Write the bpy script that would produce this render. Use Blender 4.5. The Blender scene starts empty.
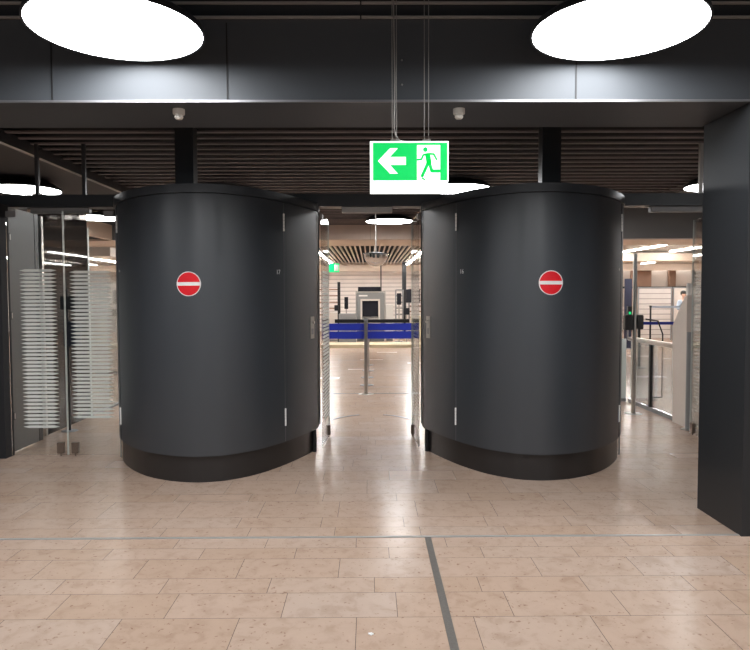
import bpy, bmesh, math, random
from mathutils import Vector, Matrix
random.seed(7)
C = bpy.context.scene
COL = C.collection
PI = math.pi

# ------------------------------------------------------------------ camera
cam_d = bpy.data.cameras.new('camera'); cam = bpy.data.objects.new('camera', cam_d); COL.objects.link(cam)
cam_d.sensor_fit = 'HORIZONTAL'; cam_d.sensor_width = 36.0; cam_d.lens = 650.0 / 750.0 * 36.0
cam_d.clip_start = 0.05; cam_d.clip_end = 200
pit, yaw, roll = 0.0434, 0.0072, -0.0035
cam.matrix_world = (Matrix.Translation((0, 0, 1.644)) @ Matrix.Rotation(-yaw, 4, 'Z')
                    @ Matrix.Rotation(PI/2 - pit, 4, 'X') @ Matrix.Rotation(roll, 4, 'Z'))
C.camera = cam

# ------------------------------------------------------------------ world, exposure
w = bpy.data.worlds.new('world'); C.world = w; w.use_nodes = True
bg = w.node_tree.nodes['Background']; bg.inputs[0].default_value = (0.80, 0.86, 0.95, 1); bg.inputs[1].default_value = 0.26
C.view_settings.view_transform = 'Standard'; C.view_settings.look = 'None'
C.view_settings.exposure = 0.2; C.view_settings.gamma = 1.0; C.view_settings.use_curve_mapping = False
LAMP = 26.0      # radiance of the round pendant diffusers
LED = 66.0       # radiance of the linear lamps in the far hall

# added unseen fill light behind the camera, gives the pods their sheen
al = bpy.data.lights.new('rear_fill_light', 'AREA'); al.shape = 'RECTANGLE'; al.size = 1.3; al.size_y = 2.4; al.energy = 430; al.color = (0.86, 0.93, 1.0)
alo = bpy.data.objects.new('rear_fill_light', al); COL.objects.link(alo); alo.location = (1.1, -4.3, 1.6); alo.rotation_euler = (PI/2, 0, 0)
alo.rotation_euler = (PI/2, 0, PI)

# ------------------------------------------------------------------ materials
def mat(name, col, rough=0.5, metal=0.0, spec=0.5, emit=0.0, emit_col=None, noise=None, coat=0.0):
    m = bpy.data.materials.new(name); m.use_nodes = True
    nt = m.node_tree; b = nt.nodes['Principled BSDF']
    b.inputs['Base Color'].default_value = (*col, 1); b.inputs['Roughness'].default_value = rough
    b.inputs['Metallic'].default_value = metal; b.inputs['Specular IOR Level'].default_value = spec
    b.inputs['Coat Weight'].default_value = coat
    if emit:
        b.inputs['Emission Color'].default_value = (*(emit_col or col), 1); b.inputs['Emission Strength'].default_value = emit
    sc, amt = noise or (30.0, 0.06)
    tc = nt.nodes.new('ShaderNodeTexCoord'); n = nt.nodes.new('ShaderNodeTexNoise'); n.inputs['Scale'].default_value = sc
    n.inputs['Detail'].default_value = 3
    mx = nt.nodes.new('ShaderNodeMix'); mx.data_type = 'RGBA'
    mx.inputs[6].default_value = (*[c*(1-amt) for c in col], 1); mx.inputs[7].default_value = (*[min(1, c*(1+amt)) for c in col], 1)
    nt.links.new(tc.outputs['Object'], n.inputs['Vector']); nt.links.new(n.outputs['Fac'], mx.inputs[0])
    nt.links.new(mx.outputs[2], b.inputs['Base Color'])
    return m

def glass_mat(name, tint=(0.93, 0.97, 0.95), refl=0.6, ior=1.45):
    m = bpy.data.materials.new(name); m.use_nodes = True; nt = m.node_tree; nt.nodes.clear()
    o = nt.nodes.new('ShaderNodeOutputMaterial'); t = nt.nodes.new('ShaderNodeBsdfTransparent'); g = nt.nodes.new('ShaderNodeBsdfGlossy')
    fr = nt.nodes.new('ShaderNodeFresnel'); fr.inputs[0].default_value = ior
    mu = nt.nodes.new('ShaderNodeMath'); mu.operation = 'MULTIPLY'; mu.inputs[1].default_value = refl
    mi = nt.nodes.new('ShaderNodeMixShader'); t.inputs[0].default_value = (*tint, 1); g.inputs['Roughness'].default_value = 0.02
    nt.links.new(fr.outputs[0], mu.inputs[0]); nt.links.new(mu.outputs[0], mi.inputs[0])
    nt.links.new(t.outputs[0], mi.inputs[1]); nt.links.new(g.outputs[0], mi.inputs[2]); nt.links.new(mi.outputs[0], o.inputs[0])
    return m

def floor_mat():
    m = bpy.data.materials.new('limestone'); m.use_nodes = True; nt = m.node_tree; b = nt.nodes['Principled BSDF']
    tc = nt.nodes.new('ShaderNodeTexCoord'); at = nt.nodes.new('ShaderNodeAttribute'); at.attribute_name = 'tile'
    sep = nt.nodes.new('ShaderNodeSeparateColor'); nt.links.new(at.outputs['Color'], sep.inputs[0])
    # per tile offset of the texture so neighbours differ
    vm = nt.nodes.new('ShaderNodeVectorMath'); vm.operation = 'MULTIPLY_ADD'
    nt.links.new(at.outputs['Color'], vm.inputs[0]); vm.inputs[1].default_value = (9, 7, 13); nt.links.new(tc.outputs['Object'], vm.inputs[2])
    def ramp(stops):
        r = nt.nodes.new('ShaderNodeValToRGB'); e = r.color_ramp.elements
        e[0].position, e[0].color = stops[0][0], (*stops[0][1], 1); e[1].position, e[1].color = stops[-1][0], (*stops[-1][1], 1)
        for p, c in stops[1:-1]: x = e.new(p); x.color = (*c, 1)
        return r
    base = ramp([(0.0, (0.455, 0.322, 0.238)), (0.5, (0.485, 0.352, 0.272)), (0.85, (0.490, 0.368, 0.293)), (1.0, (0.490, 0.382, 0.318))])
    nt.links.new(sep.outputs[0], base.inputs[0])
    n1 = nt.nodes.new('ShaderNodeTexNoise'); n1.inputs['Scale'].default_value = 10; n1.inputs['Detail'].default_value = 6; n1.inputs['Roughness'].default_value = 0.65
    n1.inputs['Distortion'].default_value = 0.6
    nt.links.new(vm.outputs[0], n1.inputs['Vector'])
    r1 = ramp([(0.32, (0.66, 0.585, 0.53)), (0.5, (1.0, 1.0, 1.0)), (0.72, (1.10, 1.10, 1.09))]); nt.links.new(n1.outputs['Fac'], r1.inputs[0])
    mu = nt.nodes.new('ShaderNodeMix'); mu.data_type = 'RGBA'; mu.blend_type = 'MULTIPLY'; mu.inputs[0].default_value = 0.42
    nt.links.new(base.outputs[0], mu.inputs[6]); nt.links.new(r1.outputs[0], mu.inputs[7])
    n2 = nt.nodes.new('ShaderNodeTexNoise'); n2.inputs['Scale'].default_value = 42; n2.inputs['Detail'].default_value = 3; nt.links.new(vm.outputs[0], n2.inputs['Vector'])
    r2 = ramp([(0.31, (0.46, 0.33, 0.27)), (0.36, (1, 1, 1)), (1, (1, 1, 1))]); nt.links.new(n2.outputs['Fac'], r2.inputs[0])
    mu2 = nt.nodes.new('ShaderNodeMix'); mu2.data_type = 'RGBA'; mu2.blend_type = 'MULTIPLY'; mu2.inputs[0].default_value = 0.55
    nt.links.new(mu.outputs[2], mu2.inputs[6]); nt.links.new(r2.outputs[0], mu2.inputs[7])
    nt.links.new(mu2.outputs[2], b.inputs['Base Color'])
    rr = nt.nodes.new('ShaderNodeMapRange'); rr.inputs['To Min'].default_value = 0.225; rr.inputs['To Max'].default_value = 0.275
    nt.links.new(sep.outputs[1], rr.inputs['Value']); nt.links.new(rr.outputs[0], b.inputs['Roughness'])
    b.inputs['Specular IOR Level'].default_value = 0.5
    return m

def plank_mat(name, col, pitch, line=0.12, dark=0.6, vertical=False, rough=0.55):
    m = bpy.data.materials.new(name); m.use_nodes = True; nt = m.node_tree; b = nt.nodes['Principled BSDF']
    tc = nt.nodes.new('ShaderNodeTexCoord'); sx = nt.nodes.new('ShaderNodeSeparateXYZ'); nt.links.new(tc.outputs['Object'], sx.inputs[0])
    d = nt.nodes.new('ShaderNodeMath'); d.operation = 'DIVIDE'; d.inputs[1].default_value = pitch
    nt.links.new(sx.outputs[0 if vertical else 2], d.inputs[0])
    fr = nt.nodes.new('ShaderNodeMath'); fr.operation = 'FRACT'; nt.links.new(d.outputs[0], fr.inputs[0])
    lt = nt.nodes.new('ShaderNodeMath'); lt.operation = 'LESS_THAN'; lt.inputs[1].default_value = line; nt.links.new(fr.outputs[0], lt.inputs[0])
    n = nt.nodes.new('ShaderNodeTexNoise'); n.inputs['Scale'].default_value = 2.5; nt.links.new(tc.outputs['Object'], n.inputs['Vector'])
    m1 = nt.nodes.new('ShaderNodeMix'); m1.data_type = 'RGBA'; m1.inputs[6].default_value = (*[c*.88 for c in col], 1); m1.inputs[7].default_value = (*[min(1, c*1.1) for c in col], 1)
    nt.links.new(n.outputs['Fac'], m1.inputs[0])
    m2 = nt.nodes.new('ShaderNodeMix'); m2.data_type = 'RGBA'; m2.inputs[7].default_value = (*[c*dark for c in col], 1)
    nt.links.new(lt.outputs[0], m2.inputs[0]); nt.links.new(m1.outputs[2], m2.inputs[6]); nt.links.new(m2.outputs[2], b.inputs['Base Color'])
    b.inputs['Roughness'].default_value = rough
    return m

M = dict(
    stone=floor_mat(), grout=mat('grout', (0.095, 0.07, 0.055), 0.8),
    clad=mat('charcoal_cladding', (0.022, 0.024, 0.027), 0.42, 0.0, 0.4, noise=(300, .05)),
    pod=mat('pod_coating', (0.029, 0.035, 0.043), 0.43, 0.0, 0.85, noise=(260, .06)),
    beam=mat('beam_coating', (0.058, 0.064, 0.072), 0.55, 0.0, 0.25, noise=(200, .04)),
    plinth=mat('plinth_black', (0.020, 0.018, 0.018), 0.30, 0.0, 0.5),
    seam=mat('seam_black', (0.004, 0.004, 0.005), 0.7),
    seam_light=mat('seam_grey', (0.20, 0.20, 0.21), 0.4, 0.6),
    black=mat('black_plastic', (0.010, 0.010, 0.011), 0.35),
    steel=mat('brushed_steel', (0.52, 0.50, 0.47), 0.28, 0.95),
    steel_matt=mat('matt_steel', (0.42, 0.40, 0.37), 0.5, 0.6),
    strip=mat('strip_steel', (0.50, 0.49, 0.48), 0.4, 0.5),
    gully=mat('gully_grey', (0.17, 0.155, 0.14), 0.5, 0.3, noise=(90, .3)),
    bronze=mat('bronze_fitting', (0.19, 0.145, 0.115), 0.4, 0.6),
    red=mat('sign_red', (0.72, 0.006, 0.016), 0.35), white=mat('sign_white', (0.82, 0.80, 0.80), 0.4),
    lamp=mat('lamp_diffuser', (1, 1, 1), 0.5, emit=LAMP, emit_col=(0.98, 0.99, 1.0)),
    led=mat('linear_lamp', (1, 1, 1), 0.5, emit=LED, emit_col=(1.0, 0.985, 0.96)),
    fill=mat('fill_lamp', (1, 1, 1), 0.5, emit=13, emit_col=(1.0, 0.98, 0.95)),  # glow of the added lamps that brighten the back wall
    housing=mat('lamp_housing', (0.015, 0.015, 0.017), 0.5),
    housing_rim=mat('lamp_rim', (0.05, 0.05, 0.052), 0.4, 0.4),
    deck=mat('deck_dark', (0.010, 0.010, 0.012), 0.85, spec=0.2),
    slat=mat('slat_brown', (0.15, 0.125, 0.125), 0.55, noise=(6, .15)),
    ceil=mat('ceiling_dark', (0.016, 0.016, 0.019), 0.7, spec=0.3),
    ex_white=mat('exit_panel', (0.9, 0.95, 0.92), 0.4, emit=1.25, emit_col=(0.93, 1.0, 0.96)),
    ex_green=mat('exit_green', (0.0, 0.45, 0.11), 0.4, emit=0.50, emit_col=(0.0, 0.86, 0.13)),
    ex_dif=mat('exit_diffuser', (0.95, 1, 1), 0.4, emit=2.6, emit_col=(0.93, 0.98, 1.0)),
    glass=glass_mat('clear_glass', (0.975, 0.985, 0.98), 0.7, 1.32), glass_dark=glass_mat('smoked_glass', (0.22, 0.21, 0.20), 0.8, 1.45),
    frost=mat('frosted_film', (0.70, 0.73, 0.69), 0.6),
    frost_pane=mat('frosted_pane', (0.62, 0.66, 0.63), 0.5),
    edge=mat('glass_edge', (0.66, 0.72, 0.68), 0.2, spec=0.8),
    mirror=mat('mirror', (0.75, 0.72, 0.68), 0.04, 1.0),
    wood=plank_mat('fascia_wood', (0.66, 0.52, 0.43), 1.7, 0.008, 0.7, True),
    wood_plain=mat('pale_wood', (0.72, 0.57, 0.45), 0.5, noise=(3, .1)),
    wood_dark=mat('brown_wood', (0.30, 0.17, 0.11), 0.5, noise=(3, .15)),
    hallslat=mat('hall_slat', (0.72, 0.62, 0.54), 0.5),
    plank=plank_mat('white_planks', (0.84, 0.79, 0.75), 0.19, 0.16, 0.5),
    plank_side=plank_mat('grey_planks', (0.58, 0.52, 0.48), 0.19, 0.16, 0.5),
    greywall=mat('grey_wall', (0.16, 0.155, 0.15), 0.35, noise=(.6, .15)),
    leafgrey=mat('grey_leaf', (0.13, 0.13, 0.125), 0.42, noise=(1.2, .1)),
    glossblack=mat('gloss_black', (0.020, 0.017, 0.015), 0.06, 0, 0.9),
    blue=mat('belt_blue', (0.012, 0.028, 0.36), 0.5), navy=mat('navy_panel', (0.03, 0.033, 0.06), 0.4),
    cab=mat('light_cabinet', (0.58, 0.51, 0.45), 0.4), cabwhite=mat('white_cabinet', (0.74, 0.72, 0.68), 0.45),
    machine=mat('machine_grey', (0.22, 0.22, 0.22), 0.45), screen=mat('screen', (0.02, 0.02, 0.025), 0.15),
    green_led=mat('green_led', (0.0, 0.45, 0.16), 0.4, emit=0.7, emit_col=(0.0, 0.75, 0.2)),
    beige=mat('beige_step', (0.60, 0.52, 0.36), 0.5), skin=mat('skin', (0.60, 0.37, 0.28), 0.5),
    shirt=mat('shirt_blue', (0.36, 0.42, 0.50), 0.7), hair=mat('hair_black', (0.015, 0.012, 0.01), 0.5),
    trousers=mat('trousers_dark', (0.03, 0.03, 0.04), 0.7), paper=mat('paper', (0.8, 0.8, 0.8), 0.6),
    detector=mat('detector_white', (0.62, 0.60, 0.56), 0.5), cable=mat('cable_grey', (0.33, 0.32, 0.30), 0.4, 0.5),
    hinge=mat('hinge_steel', (0.88, 0.87, 0.84), 0.45, 0.0),
    numeral=mat('numeral_grey', (0.85, 0.85, 0.85), 0.5),
)

# ------------------------------------------------------------------ helpers
def obj(name, bm, m, parent=None, smooth=False, label=None):
    bmesh.ops.recalc_face_normals(bm, faces=bm.faces)
    me = bpy.data.meshes.new(name); bm.to_mesh(me); bm.free()
    ms = m if isinstance(m, (list, tuple)) else [m]
    for x in ms: me.materials.append(x)
    if smooth:
        for p in me.polygons: p.use_smooth = True
    o = bpy.data.objects.new(name, me); COL.objects.link(o)
    if parent: o.parent = parent
    if label: o['label'] = label
    if smooth and smooth != 'all':
        md = o.modifiers.new('es', 'EDGE_SPLIT'); md.split_angle = math.radians(35)
    return o
def tag(o, label, cat, group=None, kind=None):
    o['label'] = label; o['category'] = cat
    if group: o['group'] = group
    if kind: o['kind'] = kind
    return o
def thing(name, label, cat, loc=(0, 0, 0), rotz=0, group=None):
    o = bpy.data.objects.new(name, None); COL.objects.link(o); o.location = loc; o.rotation_euler = (0, 0, rotz)
    o.empty_display_size = 0.1
    return tag(o, label, cat, group)
def struct(name, bm, m, label=None, **k):
    o = obj(name, bm, m, **k); o['kind'] = 'structure'
    if label: o['label'] = label
    return o
def box(bm, x0, x1, y0, y1, z0, z1, bev=0, mi=0):
    vs = [bm.verts.new((x, y, z)) for z in (z0, z1) for x, y in ((x0, y0), (x1, y0), (x1, y1), (x0, y1))]
    fs = [bm.faces.new([vs[i] for i in f]) for f in ((3, 2, 1, 0), (4, 5, 6, 7), (0, 1, 5, 4), (1, 2, 6, 5), (2, 3, 7, 6), (3, 0, 4, 7))]
    for f in fs: f.material_index = mi
    if bev:
        es = list({e for f in fs for e in f.edges})
        r = bmesh.ops.bevel(bm, geom=es, offset=bev, segments=2, affect='EDGES')
        for f in r['faces']: f.material_index = mi
    return bm
def nb(): return bmesh.new()
def bx(*a, **k): return box(nb(), *a, **k)
def tube(bm, pts, r, n=8, caps=True):
    pts = [Vector(p) for p in pts]; rings = []
    rs = r if isinstance(r, (list, tuple)) else [r]*len(pts)
    up = None
    for i, p in enumerate(pts):
        d = (pts[min(i+1, len(pts)-1)] - pts[max(i-1, 0)]).normalized()
        if up is None: up = Vector((1, 0, 0)) if abs(d.x) < .9 else Vector((0, 1, 0))
        a = (up - d*up.dot(d)).normalized(); b = d.cross(a); up = a
        rings.append([bm.verts.new(p + (a*math.cos(t) + b*math.sin(t))*rs[i]) for t in [2*PI*k/n for k in range(n)]])
    for A, B in zip(rings, rings[1:]):
        for k in range(n): bm.faces.new((A[k], A[(k+1) % n], B[(k+1) % n], B[k]))
    if caps: bm.faces.new(rings[0][::-1]); bm.faces.new(rings[-1])
    return bm
def lathe(bm, prof, c=(0, 0, 0), n=48):
    rings = []
    for r, z in prof:
        if r < 1e-6: rings.append([bm.verts.new((c[0], c[1], c[2]+z))])
        else: rings.append([bm.verts.new((c[0]+r*math.cos(2*PI*k/n), c[1]+r*math.sin(2*PI*k/n), c[2]+z)) for k in range(n)])
    for A, B in zip(rings, rings[1:]):
        for k in range(n):
            a = [A[k % len(A)], A[(k+1) % len(A)], B[(k+1) % len(B)], B[k % len(B)]]
            u = []; [u.append(v) for v in a if v not in u]
            if len(u) > 2: bm.faces.new(u)
    return bm
def prism(bm, poly, z0, z1):
    a = [bm.verts.new((x, y, z0)) for x, y in poly]; b = [bm.verts.new((x, y, z1)) for x, y in poly]; n = len(poly)
    bm.faces.new(a[::-1]); bm.faces.new(b)
    for i in range(n): bm.faces.new((a[i], a[(i+1) % n], b[(i+1) % n], b[i]))
    return bm
def prism_axis(bm, poly, a0, a1, axis):
    """poly in the plane normal to axis ('X': (y,z), 'Y': (x,z))"""
    f = (lambda p, a: (a, p[0], p[1])) if axis == 'X' else (lambda p, a: (p[0], a, p[1]))
    a = [bm.verts.new(f(p, a0)) for p in poly]; b = [bm.verts.new(f(p, a1)) for p in poly]; n = len(poly)
    bm.faces.new(a[::-1]); bm.faces.new(b)
    for i in range(n): bm.faces.new((a[i], a[(i+1) % n], b[(i+1) % n], b[i]))
    return bm
def copy_tree(o, parent=None):
    c = o.copy(); COL.objects.link(c)
    if parent: c.parent = parent
    for ch in list(o.children): copy_tree(ch, c)
    return c

# ------------------------------------------------------------------ floor
# (y from, y to, X of one joint): rows read off the floor in front of the pods
KNOWN = [(2.90, 3.269, -0.076), (3.269, 3.549, 0.135), (3.549, 3.743, 0.018), (3.743, 4.023, -0.195), (4.023, 4.199, 0.114),
         (4.199, 4.386, -0.10), (4.386, 4.579, -0.255), (4.579, 4.79, 0.238), (4.79, 5.171, 0.351), (5.171, 5.371, 0.209),
         (5.371, 5.772, -0.034), (5.772, 6.074, 0.169)]
def make_floor():
    bm = nb(); lay = bm.loops.layers.float_color.new('tile')
    def quad(x0, x1, y0, y1, z, col, mi):
        f = bm.faces.new([bm.verts.new(p) for p in ((x0, y0, z), (x1, y0, z), (x1, y1, z), (x0, y1, z))])
        f.material_index = mi
        for l in f.loops: l[lay] = col
    X0, X1, Y0, Y1 = -16.5, 17.5, -4.5, 34.0
    # slab under the tiles, closed sides
    box(bm, X0, X1, Y0, Y1, -0.08, -0.0015, mi=1)
    known = KNOWN
    rws = list(known); y = known[0][0]; widths = [0.17, 0.26, 0.19, 0.28]
    k = 0
    while y > Y0:
        h = widths[k % 4]; rws.append((max(Y0, y-h), y, random.uniform(-.3, .3))); y -= h; k += 1
    y = known[-1][1]; k = 0
    while y < Y1:
        h = widths[k % 4]; rws.append((y, min(Y1, y+h), random.uniform(-.3, .3))); y += h; k += 1
    L = 0.6; g = 0.0017
    for (a, b, j) in rws:
        x = j + L*math.floor((X0 - j)/L)
        while x < X1:
            c = (random.betavariate(2.2, 2.2), random.random(), random.random(), 1)
            quad(max(X0, x+g), min(X1, x+L-g), a+g, b-g, 0, c, 0); x += L
    return struct('floor', bm, [M['stone'], M['grout']], 'beige limestone tile floor laid in running rows')
floor = make_floor()
struct('trim_1', bx(-3.9, 3.7, 4.370, 4.396, -.06, 0.0035), M['strip'], 'thin steel expansion strip across the tile floor')
struct('trim_2', bx(.3665, .4085, -4.4, 4.369, -.06, 0.003), [M['gully']], 'grey joint strip running towards the camera')

# ------------------------------------------------------------------ ceilings
struct('ceiling', bx(-16.5, 17.5, -4.5, 4.30, 3.72, 3.85), M['deck'], 'dark ceiling of the near hall')
struct('ceiling', bx(-16.5, 17.5, 5.0, 15.2, 3.42, 3.55), M['deck'], 'dark deck above the slatted ceiling')
def slats():
    bm = nb(); y = 5.08
    while y < 15.0:
        box(bm, -3.62, 4.9, y, y+.05, 3.285, 3.302); y += .245
    return bm
struct('ceiling', slats(), M['slat'], 'dark brown slatted ceiling over the gate line')
struct('trim_3', bx(-3.70, -3.64, 5.05, 15, 3.19, 3.315), M['housing_rim'], 'thin dark rail edging the slatted ceiling')
struct('ceiling', bx(-16.5, -3.71, 5.0, 15.0, 3.30, 3.40), M['ceil'], 'plain dark ceiling beside the slats on the left')
struct('ceiling', bx(4.95, 17.5, 5.0, 15.0, 3.30, 3.40), M['greywall'], 'plain dark ceiling beside the slats on the right')

# portal beam and column
struct('trim_4', bx(-6, 2.525, 4.35, 4.98, 2.925, 3.46), M['beam'], 'deep dark portal beam above the walkway')
def jt():
    bm = nb()
    for x in (-2.085, -.935, 1.365): box(bm, x-.004, x+.004, 4.345, 4.3495, 2.94, 3.44)
    return bm
struct('trim_5', jt(), M['seam'], 'dark panel joints in the face of the portal beam')
struct('trim_6', bx(-6, 2.525, 4.338, 4.3495, 2.925, 2.94), M['seam_light'], 'thin lower lip of the portal beam')
for z, n in ((3.463, 'lower'), (3.555, 'upper')):
    for xa, xb in ((-6, -.06), (-.05, 2.52), ):
        struct('trim_7', bx(xa, xb, 4.325, 4.345, z, z+.014), M['steel_matt'], n+' thin rail at the head of the portal beam')
struct('trim_8', bx(-6, 17.5, 4.352, 4.98, 3.4605, 3.72), M['clad'], 'dark panel above the portal beam')
struct('wall_right', bx(2.527, 3.5, 4.352, 4.952, 0, 3.46), M['clad'], 'dark clad column standing at the right end of the portal beam')
struct('wall_left', bx(-6, -3.735, 6.62, 6.78, 0, 2.60), M['ceil'], 'dark wall return at the left edge')
# header over the doors, lying on the pods' line
struct('trim_9', bx(-6, 6, 6.95, 7.14, 2.605, 2.735), M['clad'], 'dark header beam over the glass doors')

# ------------------------------------------------------------------ far hall shell
def center_fascia():
    return bx(-3.0, 3.8, 15.0, 15.2, 2.96, 3.42)
struct('wall_far', bx(-3.0, 4.3, 15.0, 15.2, 2.96, 3.42), M['wood'], 'pale wood fascia across the middle of the far hall')
struct('wall_far', bx(4.3, 17.5, 15.0, 15.2, 2.96, 3.42), M['greywall'], 'grey fascia across the right of the far hall')
struct('wall_far', bx(-5.9, -3.0, 15.0, 15.2, 2.96, 3.42), M['greywall'], 'grey fascia across the left of the far hall')
struct('trim_10', bx(-16.5, 17.5, 15.2, 16.9, 2.96, 3.0), M['wood_plain'], 'pale wood soffit at the start of the far hall')
struct('trim_11', bx(-6.0, -5.9, 11.5, 15.2, 2.96, 3.30), M['wood_plain'], 'pale wood edge running back on the left')
def hallslats():
    bm = nb(); x = -16.4
    while x < 17.4:
        box(bm, x, x+.035, 16.9, 28.0, 3.02, 3.08); x += .14
    return bm
struct('ceiling', hallslats(), M['hallslat'], 'wood slat ceiling of the far hall')
struct('ceiling', bx(-16.5, 17.5, 15.2, 34, 3.45, 3.55), M['deck'], 'dark deck above the far hall slats')
struct('trim_12', bx(-16.5, 17.5, 28.0, 28.2, 2.74, 3.12), M['wood_plain'], 'pale wood fascia at the end of the slats')
struct('ceiling', bx(-16.5, 17.5, 28.2, 31.2, 2.98, 3.02), M['wood_plain'], 'pale ceiling behind the slats')
struct('wall_back', bx(-16.5, 17.5, 31.0, 31.2, 0, 2.98), M['plank'], 'white planked wall at the back of the hall')
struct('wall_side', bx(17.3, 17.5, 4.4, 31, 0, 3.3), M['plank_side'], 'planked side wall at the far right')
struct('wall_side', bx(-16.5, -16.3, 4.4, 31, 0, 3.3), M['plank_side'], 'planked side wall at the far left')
struct('wall_side', bx(-9.2, -6.75, 17.0, 18.0, 2.72, 2.955), M['cabwhite'], 'white bulkhead box under the ceiling on the left')
struct('trim_13', bx(6.9, 12.6, 20.0, 20.9, 2.72, 2.96), M['wood_plain'], 'pale wood bulkhead on the right of the far hall')

struct('wall_far', bx(4.6, 17.2, 12.0, 12.2, 2.70, 3.295), M['greywall'], 'grey bulkhead across the right passage ceiling')
# linear lamps
def led(x, y0, y1, label):
    t = thing('linear_lamp', label, 'ceiling light', (x, (y0+y1)/2, 2.97), 0, 'linear lamps in the far hall')
    L = (y1-y0)/2
    obj('lamp_housing', bx(-.045, .045, -L, L, .026, .048), M['white'], t); obj('diffuser', bx(-.04, .04, -L+.02, L-.02, 0, .0255), M['led'], t)
for x, a, b, l in ((-1.55, 19, 27, 'straight white linear lamp left of the middle of the far ceiling'), (1.55, 19, 27, 'straight white linear lamp right of the middle of the far ceiling'),
                (-7.7, 18.2, 21, 'short white linear lamp behind the white bulkhead on the left'), (-9.6, 18.2, 27, 'long white linear lamp, nearest left row seen through the glass doors'),
                (-11.3, 17.6, 27, 'long white linear lamp, middle left row seen through the glass doors'), (-13, 17.6, 27, 'long white linear lamp, outermost left row'),
                (7.75, 17.0, 19.9, 'short white linear lamp just right of the right pod'), (9.15, 17.2, 19.8, 'short white linear lamp above the right walkway'),
                (9.15, 21.2, 26, 'white linear lamp behind the wood bulkhead'), (11.3, 21.2, 27, 'white linear lamp further right behind the wood bulkhead'),
                (-4.6, 19, 27, 'white linear lamp hidden behind the left pod'), (4.6, 19, 27, 'white linear lamp hidden behind the right pod'), (14, 17.6, 27, 'white linear lamp at the far right')):
    led(x, a, b, l)

for x, L, l in ((-4, 7.5, 'linear cove lamp added to brighten the planked back wall, left run'), (11.2, 6.0, 'linear cove lamp added to brighten the planked back wall, right run')):
    t = thing('fill_lamp', l, 'ceiling light', (x, 29.3, 2.93), 0)  # added lamp, hidden behind the wood fascia, brightens the back wall
    obj('lamp_housing', bx(-L, L, -.05, .05, .026, .0495), M['white'], t); obj('diffuser', bx(-L+.02, L-.02, -.05, .05, 0, .0255), M['fill'], t)
# ------------------------------------------------------------------ round pendant lamps
def make_pendant():
    t = thing('round_lamp', '', 'ceiling light', (0, 0, 3.174))
    h = lathe(nb(), [(0, .115), (.30, .115), (.40, .085), (.484, .03), (.490, .004), (.490, -.004), (.480, -.004), (.480, .0), (0, .0)], n=72)
    obj('lamp_housing', h, M['housing'], t, smooth=True)
    obj('diffuser', lathe(nb(), [(0, -.012), (.40, -.010), (.477, -.0015), (0, -.0015)], n=72), M['lamp'], t, smooth=True)
    return t
pend = make_pendant(); first = True
LP = [(-1.445, 3.80, 'left one of the two large round lamps in front of the portal beam'), (1.43, 3.80, 'right one of the two large round lamps in front of the portal beam'),
      (-4.9, 9.33, 'round lamp seen above the header at the far left edge'), (-2.2, 9.9, 'round lamp behind the top of the left pod'),
      (1.24, 9.35, 'round lamp peeking out between the exit sign and the right pod'), (4.93, 9.15, 'round lamp beside the right column above the header'),
      (-5.26, 12.6, 'round lamp seen through the left glass doors'), (.40, 13.3, 'round lamp seen through the middle passage'),
      (-1.44, -.9, 'round lamp behind the camera on the left'), (1.44, -.9, 'round lamp behind the camera on the right'), (-4.6, -.9, 'round lamp far behind on the left'), (4.6, -.9, 'round lamp far behind on the right'),
      (-4.6, 3.6, 'round lamp left of the picture in front of the beam'), (4.75, 3.6, 'round lamp right of the picture in front of the beam')]
for x, y, l in LP:
    o = pend if first else copy_tree(pend); first = False
    o.location = (x, y, 3.174); o['label'] = 'white glowing ' + l; o['group'] = 'round disc lamps'
    if y < 5: 
        obj('stem', tube(nb(), [(0, 0, .1), (0, 0, 3.7195-3.174)], .02, 8), M['housing'], o)
    else:
        obj('stem', tube(nb(), [(0, 0, .1), (0, 0, 3.284-3.174 if abs(x) < 4.9 and x > -3.6 else .125)], .06, 12), M['housing'], o)

# ------------------------------------------------------------------ pods
# outer outline of the left pod in plan, from the outer (left) end round the front to the inner end
BODY = [(-2.655, 7.10), (-2.645, 6.95), (-2.60, 6.70), (-2.50, 6.45), (-2.334, 6.19), (-2.18, 6.01), (-2.03, 5.875), (-1.80, 5.745), (-1.57, 5.692), (-1.42, 5.71), (-1.28, 5.755),
        (-1.05, 5.94), (-.85, 6.24), (-.70, 6.56), (-.585, 6.86), (-.565, 6.95), (-.56, 7.10)]
def spline(P, n=8):
    P = [Vector((*p, 0)) for p in P]; out = []
    for i in range(len(P)-1):
        p0, p1, p2, p3 = P[max(0, i-1)], P[i], P[i+1], P[min(len(P)-1, i+2)]
        for k in range(n):
            t = k/n; out.append(.5*((2*p1) + (p2-p0)*t + (2*p0-5*p1+4*p2-p3)*t*t + (3*p1-p0-3*p2+p3)*t**3))
    out.append(P[-1]); return [(v.x, v.y) for v in out]
FRONT = spline(BODY)
for _ in range(6):   # relax small bumps
    FRONT = [FRONT[0]] + [((a[0]+2*b[0]+c[0])/4, (a[1]+2*b[1]+c[1])/4) for a, b, c in zip(FRONT, FRONT[1:], FRONT[2:])] + [FRONT[-1]]
def normals(P):
    out = []
    for i in range(len(P)):
        a, b = P[max(0, i-1)], P[min(len(P)-1, i+1)]; dx, dy = b[0]-a[0], b[1]-a[1]; l = math.hypot(dx, dy)
        out.append((dy/l, -dx/l))
    return out
FN = normals(FRONT)
def offs(d, a=0, b=None):
    P = [(p[0]+n[0]*d, p[1]+n[1]*d) for p, n in zip(FRONT, FN)]
    return P[a:b]
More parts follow.
